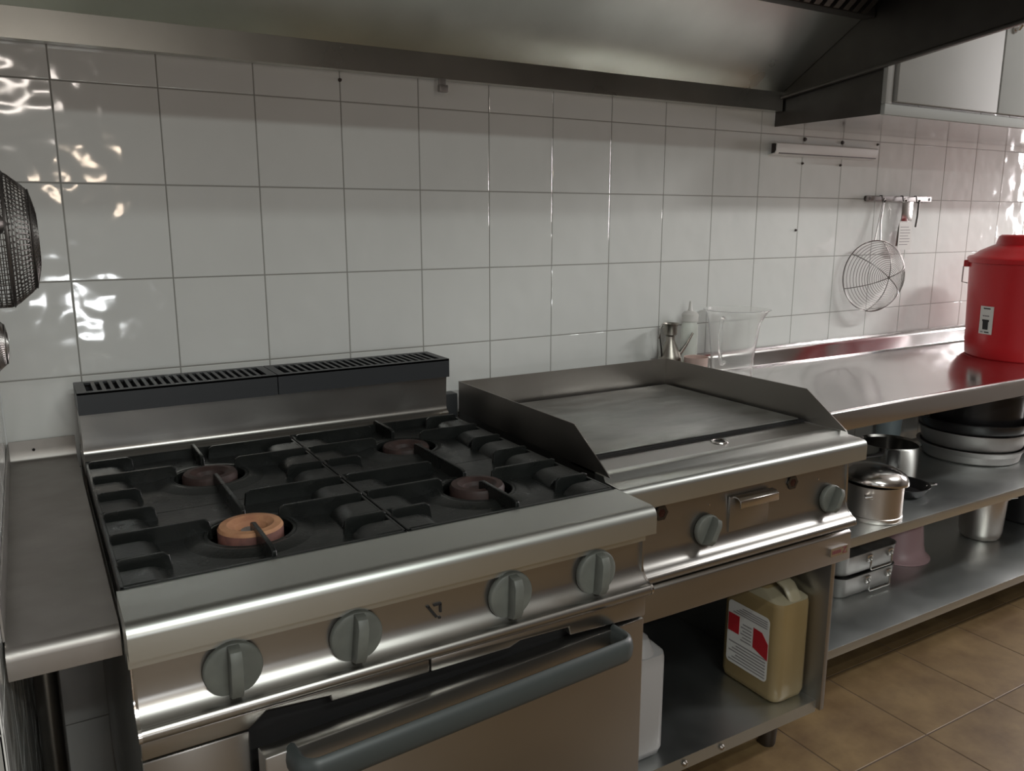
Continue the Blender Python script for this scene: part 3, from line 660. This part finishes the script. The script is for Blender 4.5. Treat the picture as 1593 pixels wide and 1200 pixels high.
# slotted turner with a paper tag
R = thing('turner', (2.715, -0.04, 1.25), 'steel kitchen turner with a printed white paper tag on the utensil rail', 'turner')
MB().prism([(2.712, 1.405), (2.726, 1.405), (2.732, 1.345), (2.745, 1.300), (2.748, 1.235), (2.680, 1.232), (2.688, 1.300), (2.706, 1.345)], 'y', -0.0425, -0.0405).build('blade', STEEL, R)
tg = MB(); tg.box(2.690, 2.766, -0.0450, -0.0440, 1.218, 1.318); tg.mi = 1
for k in range(7): tg.box(2.698, 2.698+(0.058 if k % 3 else 0.048), -0.0456, -0.0450, 1.236+k*0.0105, 1.2385+k*0.0105)
tg.build('paper_tag', [PAPER, INKG], R)
MB().box(2.696, 2.758, -0.0465, -0.0432, 1.322, 1.392).build('foil_wrap', STEEL_SHINY, R, bevel=0.004)
R = thing('scraper', (2.735, -0.04, 1.25), 'narrow dark steel scraper hanging at the right of the tagged turner', 'scraper')
MB().tube([(2.800, -0.040, 1.398), (2.797, -0.041, 1.34), (2.790, -0.042, 1.30)], 0.0035, 8).build('handle', STEEL_DARK, R)
# white rail
R = thing('cable_channel', (2.30, -0.015, 1.55), 'long white plastic channel with an open dark end on the tiles', 'cable channel')
MB().prism([(-0.0005, 1.532), (-0.030, 1.536), (-0.036, 1.545), (-0.036, 1.568), (-0.030, 1.572), (-0.0005, 1.572), (-0.0005, 1.569), (-0.028, 1.569), (-0.033, 1.566), (-0.033, 1.547), (-0.028, 1.539), (-0.0005, 1.535)], 'x', 2.035, 2.545).build('channel_cover', WHITEPL, R)
MB().box(2.050, 2.540, -0.0325, -0.0010, 1.5365, 1.5685).build('channel_shade', NAIL_SHADE, R)  # dark fill painted as the shade inside the open channel
for k, (x, z, l) in enumerate(((2.205, 1.590, 'rusty wall plug above the white channel, nearest its open dark end'), (2.395, 1.588, 'rusty wall plug above the white channel, nearer its right end'),
                  (2.200, 1.512, 'small wall plug below the white channel, nearest its open dark end'), (2.393, 1.512, 'small wall plug below the white channel, nearer its right end'),
                  (2.19, 1.292, 'lone small wall plug in a tile joint left of the wire skimmer'), (2.585, 1.590, 'wall plug close under the left end of the cupboard floor'),
                  (0.600, 1.648, 'dark wall plug just under the hood gutter above the range flue'))):
    r_ = 0.007 if k < 2 else 0.0045
    tag(MB().lathe([(0, 0), (r_, 0), (r_*0.7, 0.006), (0, 0.007)], (x, -0.0002, z), 12, Matrix.Rotation(pi/2, 3, 'X')).build('wall_plug', NAIL_SHADE, loc=(x, 0, z)), l, 'wall plug', 'old wall plugs in the tiles')

# mesh strainers on the left wall
def strainer(c, r, depth, label, name, handle_z, m=DARKWIRE):
    R = thing(name, c, label, 'strainer')
    cx, cy, cz = c
    KP = [(0, 1.0, 0), (0.30, 0.99, 0.52), (0.62, 0.72, 0.90), (0.80, 0.42, 0.99), (1.0, 0.0, 1.0)]
    def P(t, a):   # t 0 rim .. 1 centre of the base
        for (t0, r0_, x0_), (t1, r1_, x1_) in zip(KP, KP[1:]):
            if t <= t1: break
        k = (t-t0)/(t1-t0); rr = r*(r0_+(r1_-r0_)*k); xx = depth*(x0_+(x1_-x0_)*k)
        return (cx+xx, cy+rr*cos(a), cz+rr*sin(a))
    MB().tube([P(0, 2*pi*k/40) for k in range(40)], 0.003, 8, True).tube([P(0.30, 2*pi*k/40) for k in range(40)], 0.0014, 6, True).tube([P(0.62, 2*pi*k/40) for k in range(40)], 0.0014, 6, True).build('rim', m, R)
    mb = MB()
    for q in range(1, 22): mb.tube([P(q/22, 2*pi*k/36) for k in range(36)], 0.0009, 4, True)
    for k in range(64):
        a = 2*pi*k/64; e = 22 if k % 4 == 0 else 19 if k % 2 == 0 else 16
        mb.tube([P(q/22, a+0.05*sin(q)) for q in range(0, e+1, 2)], 0.0009, 4)
    mb.build('wire_mesh', m, R)
    MB().tube([(cx+0.002, cy, cz+r), (cx-0.004, cy, cz+r+(handle_z-cz-r)*0.5), (cx-0.006, cy, handle_z)], 0.004, 8).build('handle', m, R)
    return R
s1 = strainer((-0.138, -0.60, 1.300), 0.094, 0.078, 'black wire mesh strainer hanging high on the left wall', 'mesh_strainer', 1.52)
R = thing('funnel', (-0.12, -0.76, 1.325), 'dark funnel sticking out of the left wall in front of the mesh strainer', 'funnel')
MB().lathe([(0, 0), (0.031, 0), (0.031, 0.016), (0.022, 0.036), (0.010, 0.050), (0, 0.056)], (-0.1495, -0.76, 1.322), 24, Matrix.Rotation(pi/2, 3, 'Y')).build('funnel_body', STEEL_DARK, R)
strainer((-0.142, -0.60, 1.155), 0.038, 0.030, 'small fine strainer hanging just below the large black one', 'small_strainer', 1.199, WIRE)

# ------------------------------------------------------------------ jerrycans in the griddle stand
def jerrycan(x0, x1, y0, y1, z, H, label, m_body, m_top, cap_back=True, lab=False, m_low=None):
    cx, cy = (x0+x1)/2, (y0+y1)/2; hx, hy = (x1-x0)/2, (y1-y0)/2
    R = thing('jerrycan', (cx, cy, z), label, 'jerrycan', 'plastic jerrycans in the griddle stand')
    c = 0.026
    mb = MB()
    hb = H*0.80
    lv = [(hx*0.80, hy*0.86, c*0.6, z+0.0), (hx*0.94, hy*0.96, c, z+0.006), (hx, hy, c, z+0.020), (hx, hy, c, z+hb), (hx*0.97, hy*0.98, c, z+hb+0.012)]
    rings = rect_lathe(mb, lv, cx, cy)
    mb._f(rings[0][::-1])
    # sloping shoulder up to the moulded ridge
    top = [(hx*0.72, hy*0.62, c*0.6, z+hb+0.030), (hx*0.44, hy*0.46, c*0.4, z+hb+0.042)]
    r2 = rect_lathe(mb, top, cx, cy+hy*0.30)
    A, B = rings[-1], r2[0]; k = len(A)
    mb.mi = 1
    for i in range(k): mb._f([A[i], A[(i+1) % k], B[(i+1) % k], B[i]])
    mb._f(r2[-1])
    if m_low:
        for fc in mb.bm.faces:
            if fc.calc_center_median().z < z+H*0.28: fc.material_index = 2
    body = mb.build('can_body', [m_body, m_top] + ([m_low] if m_low else []), R, angle=45)
    # handle arch along the depth and the cap behind it
    zt = z+H
    MB().tube([(cx+0.006, y0+0.010, z+hb-0.006), (cx+0.006, y0+0.014, z+hb+0.016), (cx+0.004, y0+0.034, z+hb+0.044), (cx, y0+0.056, zt-0.010), (cx, y0+0.085, zt-0.006), (cx, cy+0.020, zt-0.014), (cx, cy+0.034, z+hb+0.036)], 0.015, 14, flat=(0.009, 0.023, (0, -0.5, 1))).build('can_handle', m_top, R, angle=50)
    MB().lathe([(0.020, 0), (0.020, 0.012), (0.026, 0.012), (0.026, 0.032), (0.023, 0.035), (0, 0.035)], (cx, y1-0.036, z+hb+0.038), 24).build('cap', m_top, R)
    if lab:
        lm = MB(); X = x0-0.0008
        def P(u, v, d=0.0):  # u along depth from the front edge, v height
            return (X-d, y0+u, z+v)
        def poly(pts, mi, d):
            lm.mi = mi
            A = [lm._v(P(u, v, d)) for u, v in pts]; B = [lm._v(P(u, v, d+0.0005)) for u, v in pts]
            lm._f(B); lm._f(A[::-1]); n = len(pts)
            for i in range(n): lm._f([A[i], A[(i+1) % n], B[(i+1) % n], B[i]])
        w0, w1, h0, h1 = 0.030, 0.168, 0.052, 0.226
        poly(rrect(w0, w1, h0, h1, 0.012, 4), 0, 0)
        poly([(0.031, 0.112), (0.080, 0.128), (0.080, 0.182), (0.052, 0.180), (0.031, 0.156)], 1, 0.0006)
        poly([(0.128, 0.140), (0.166, 0.140), (0.166, 0.190), (0.128, 0.190)], 1, 0.0006)
        for q in range(4): poly([(0.036, 0.196+q*0.006), (0.150-q*0.01, 0.196+q*0.006), (0.150-q*0.01, 0.1985+q*0.006), (0.036, 0.1985+q*0.006)], 2, 0.0006)
        for q in range(7):
            v = 0.060+q*0.0085
            poly([(0.036, v), (0.160-0.012*(q % 3), v), (0.160-0.012*(q % 3), v+0.003), (0.036, v+0.003)], 2, 0.0006)
        for q in range(6):
            v = 0.128+q*0.009
            poly([(0.086, v), (0.122-0.006*(q % 2), v), (0.122-0.006*(q % 2), v+0.003), (0.086, v+0.003)], 2, 0.0006)
        lm.build('can_label', [PAPER, REDINK, INKG], body)
    return R
jerrycan(1.424, 1.5415, -0.692, -0.498, 0.1285, 0.322, 'yellowish jerrycan with red and white label on the griddle stand shelf', CANPL, CANTOP, lab=True)
jerrycan(0.948, 1.070, -0.690, -0.500, 0.1285, 0.300, 'plain milky white jerrycan on the stand shelf beside the oven', MILKY, MILKY, m_low=MILKYLOW)

# ------------------------------------------------------------------ pots and pans on the shelves
ZM, ZL = 0.4703, 0.1473
def vessel(name, part, prof, c, m, R, seg=44, sx=1, sy=1):
    return MB().lathe(prof, c, seg, None, sx, sy).build(part, m, R)
# lidded pot
c = (2.000, -0.515, ZM)
R = thing('stock_pot', c, 'steel pot with domed shiny lid at the near end of the middle shelf', 'pot')
vessel('', 'pot_body', [(0, 0), (0.080, 0), (0.083, 0.004), (0.083, 0.014), (0.081, 0.016), (0.081, 0.105), (0.084, 0.107), (0.082, 0.108), (0.078, 0.105), (0.078, 0.006), (0, 0.006)], c, SATIN, R)
M = Matrix.Rotation(radians(5), 3, 'Y')
lid = MB().lathe([(0.085, 0.0), (0.094, 0.000), (0.095, 0.003), (0.092, 0.013), (0.083, 0.027), (0.062, 0.039), (0.030, 0.047), (0, 0.049)], (c[0]-0.002, c[1], c[2]+0.1115), 44, M).build('pot_lid', STEEL_SHINY, R)
MB().tube([(c[0]-0.072, c[1]-0.045, c[2]+0.085), (c[0]-0.092, c[1]-0.060, c[2]+0.088), (c[0]-0.100, c[1]-0.048, c[2]+0.088), (c[0]-0.078, c[1]-0.030, c[2]+0.085)], 0.004, 8).build('pot_handle', STEEL_SHINY, R)
# open saucepan with black handle
c = (2.398, -0.285, ZM)
R = thing('saucepan', c, 'open steel saucepan with black handle behind the lidded pot', 'saucepan')
vessel('', 'pan_body', [(0, 0), (0.088, 0), (0.092, 0.004), (0.093, 0.108), (0.099, 0.115), (0.0975, 0.116), (0.0905, 0.109), (0.089, 0.006), (0, 0.006)], c, STEEL_SHINY, R)
MB().tube([(c[0]-0.090, c[1]-0.030, c[2]+0.095), (c[0]-0.120, c[1]-0.050, c[2]+0.100), (c[0]-0.260, c[1]-0.050, c[2]+0.108)], 0.009, 10, flat=(0.007, 0.011, (0, 0, 1))).build('pan_handle', BLACKPL, R)
# low black pan
c = (2.262, -0.430, ZM)
R = thing('frying_pan', c, 'low black frying pan between the lidded pot and the saucepan', 'frying pan')
vessel('', 'pan_body', [(0, 0), (0.062, 0), (0.066, 0.003), (0.083, 0.030), (0.085, 0.031), (0.085, 0.033), (0.081, 0.032), (0.063, 0.006), (0, 0.006)], c, BLACKPAN, R)
MB().tube([(c[0]+0.060, c[1]-0.046, c[2]+0.026), (c[0]+0.078, c[1]-0.062, c[2]+0.030), (c[0]+0.094, c[1]-0.060, c[2]+0.030), (c[0]+0.078, c[1]-0.030, c[2]+0.027)], 0.0035, 8).build('side_handle', STEEL_DARK, R)
# stacked low pans
c0 = (2.875, -0.290)
for k, (z, m_, l) in enumerate(((0.0, ALU, 'grey metal low pan at the bottom of the stack of wide pans'), (0.052, ALU, 'grey metal low pan, second from the bottom of the stack'))):
    R = thing('wide_pan', (c0[0], c0[1], ZM+z), l, 'pan', 'wide low pans stacked on the middle shelf')
    vessel('', 'pan_body', [(0, 0), (0.160, 0), (0.166, 0.006), (0.174, 0.054), (0.180, 0.056), (0.180, 0.058), (0.172, 0.057), (0.1695, 0.052) if k == 0 else (0.170, 0.05), (0.163, 0.010), (0, 0.010) if k else (0, 0.007)] if k else
           [(0, 0), (0.152, 0), (0.160, 0.006), (0.170, 0.0505), (0.182, 0.0515), (0.182, 0.0505), (0.174, 0.0485), (0.155, 0.008), (0, 0.006)], (c0[0], c0[1], ZM+z), m_, R, 56)
zz = ZM+0.112
R = thing('wide_black_pan', (c0[0], c0[1], zz), 'wide shallow black pan lying on top of the grey stacked pans', 'pan')
vessel('', 'pan_body', [(0, 0), (0.172, 0.0), (0.180, 0.010), (0.184, 0.036), (0.188, 0.038), (0.186, 0.040), (0.180, 0.037), (0.170, 0.006), (0, 0.006)], (c0[0], c0[1], zz), BLACKPAN, R, 56)
R = thing('black_casserole', (c0[0]+0.015, c0[1]+0.0, zz+0.0065), 'deep black casserole resting inside the wide black pan', 'casserole')
vessel('', 'pot_body', [(0, 0), (0.140, 0.0), (0.150, 0.010), (0.152, 0.125), (0.157, 0.128), (0.155, 0.130), (0.148, 0.126), (0.143, 0.010), (0, 0.010)], (c0[0]+0.015, c0[1], zz+0.0065), BLACKPAN, R, 48)
for s_ in (-1, 1):
    MB().tube([(c0[0]+0.015+s_*0.146*0.87-0.03*0.5, c0[1]-s_*0.146*0.5-0.03*0.87, zz+0.115), (c0[0]+0.015+s_*0.190*0.87-0.03*0.5, c0[1]-s_*0.190*0.5-0.03*0.87, zz+0.120), (c0[0]+0.015+s_*0.190*0.87+0.03*0.5, c0[1]-s_*0.190*0.5+0.03*0.87, zz+0.120), (c0[0]+0.015+s_*0.146*0.87+0.03*0.5, c0[1]-s_*0.146*0.5+0.03*0.87, zz+0.115)], 0.007, 10).build('side_handle', BLACKPL, R)
# cast pot with steel handle at the frame edge
c = (3.305, -0.300, ZM)
R = thing('handled_pot', c, 'dark pot with long handle and steel lid at the right picture edge', 'pot')
vessel('', 'pot_body', [(0, 0), (0.110, 0), (0.118, 0.008), (0.122, 0.130), (0.118, 0.130), (0.112, 0.010), (0, 0.008)], c, BLACKPAN, R)
vessel('', 'pot_lid', [(0.10, 0.1315), (0.127, 0.1315), (0.128, 0.136), (0.110, 0.148), (0.060, 0.160), (0, 0.162)], c, STEEL_SHINY, R)
MB().tube([(c[0]-0.100, c[1]-0.060, c[2]+0.115), (c[0]-0.130, c[1]-0.085, c[2]+0.150), (c[0]-0.150, c[1]-0.12, c[2]+0.180), (c[0]-0.14, c[1]-0.20, c[2]+0.19)], 0.010, 10).build('pot_handle', BLACKPL, R)
# pale tub at the back
c = (2.72, -0.058, ZM)
R = thing('plastic_tub', c, 'pale blue plastic tub at the back of the middle shelf', 'tub')
vessel('', 'tub_body', [(0, 0), (0.040, 0), (0.050, 0.20), (0.053, 0.202), (0.051, 0.204), (0.048, 0.20), (0.038, 0.004), (0, 0.004)], c, PALEBLUE, R)
# rectangular roasting trays
def tray(z, label):
    cx, cy, hx, hy = 2.160, -0.240, 0.146, 0.180
    R = thing('roasting_tray', (cx, cy, z), label, 'roasting tray', 'aluminium roasting trays on the bottom shelf')
    mb = MB()
    lv = [(hx*0.90, hy*0.92, 0.030, z), (hx*0.97, hy*0.98, 0.040, z+0.010), (hx, hy, 0.040, z+0.068), (hx+0.003, hy+0.003, 0.043, z+0.0705), (hx+0.001, hy+0.001, 0.041, z+0.0715), (hx-0.003, hy-0.003, 0.038, z+0.068), (hx*0.97-0.003, hy*0.98-0.003, 0.037, z+0.012), (hx*0.90, hy*0.92, 0.030, z+0.004)]
    r_ = rect_lathe(mb, lv, cx, cy); mb._f(r_[0][::-1]); mb._f(r_[-1])
    mb.build('tray_body', ALU, R, angle=45)
    yf = cy-hy
    x0, x1 = cx-0.02, cx+0.085
    MB().tube([(x0, yf-0.004, z+0.050), (x0, yf-0.012, z+0.046), (x0, yf-0.013, z+0.020), (x0+0.004, yf-0.013, z+0.015), (x1-0.004, yf-0.013, z+0.015), (x1, yf-0.013, z+0.020), (x1, yf-0.012, z+0.046), (x1, yf-0.004, z+0.050)], 0.0030, 8).build('bail_handle', STEEL_SHINY, R)
    for x in (x0, x1):
        MB().box(x-0.006, x+0.020, yf-0.0045, yf+0.001, z+0.038, z+0.060).lathe([(0, 0), (0.006, 0), (0.004, 0.005), (0, 0.006)], (x+0.008, yf-0.0045, z+0.050), 12, Matrix.Rotation(pi/2, 3, 'X')).build('handle_bracket', STEEL_SHINY, R, bevel=0.0006)
tray(ZL, 'aluminium roasting tray with drop handle, lower one of the two on the bottom shelf')
tray(ZL+0.0722, 'aluminium roasting tray with drop handle, stacked on top of the other one')
# upside-down pink bucket
c = (2.515, -0.275, ZL)
R = thing('pink_bucket', c, 'dull pink plastic bucket standing upside down on the bottom shelf', 'bucket')
vessel('', 'bucket_body', [(0.100, 0), (0.108, 0.001), (0.108, 0.006), (0.092, 0.020), (0.084, 0.050), (0.070, 0.185), (0.066, 0.190), (0, 0.190), (0, 0.187), (0.065, 0.187), (0.082, 0.050), (0.090, 0.018), (0.100, 0.004), (0.100, 0)], c, PINK, R)
# steel pot lower shelf
c = (2.945, -0.325, ZL)
R = thing('bain_marie_pot', c, 'tall round steel pot with rim on the bottom shelf', 'pot')
vessel('', 'pot_body', [(0, 0), (0.058, 0), (0.068, 0.008), (0.073, 0.030), (0.080, 0.165), (0.090, 0.168), (0.090, 0.171), (0.079, 0.170), (0.071, 0.030), (0.056, 0.005), (0, 0.005)], c, SATIN, R)
MB().tube([(c[0]+0.080, c[1]-0.050, c[2]+0.150), (c[0]+0.100, c[1]-0.068, c[2]+0.156), (c[0]+0.120, c[1]-0.050, c[2]+0.156), (c[0]+0.085, c[1]-0.020, c[2]+0.150)], 0.004, 8).build('pot_handle', STEEL_SHINY, R)
c = (3.33, -0.300, ZL)
R = thing('black_pot', c, 'black pot at the right picture edge on the bottom shelf', 'pot')
vessel('', 'pot_body', [(0, 0), (0.130, 0), (0.140, 0.010), (0.150, 0.160), (0.154, 0.162), (0.150, 0.164), (0.144, 0.160), (0.134, 0.010), (0, 0.008)], c, BLACKPAN, R)
MB().tube([(c[0]-0.120, c[1]-0.080, c[2]+0.150), (c[0]-0.155, c[1]-0.100, c[2]+0.156), (c[0]-0.165, c[1]-0.080, c[2]+0.156), (c[0]-0.135, c[1]-0.050, c[2]+0.150)], 0.006, 8).build('side_handle', BLACKPL, R)
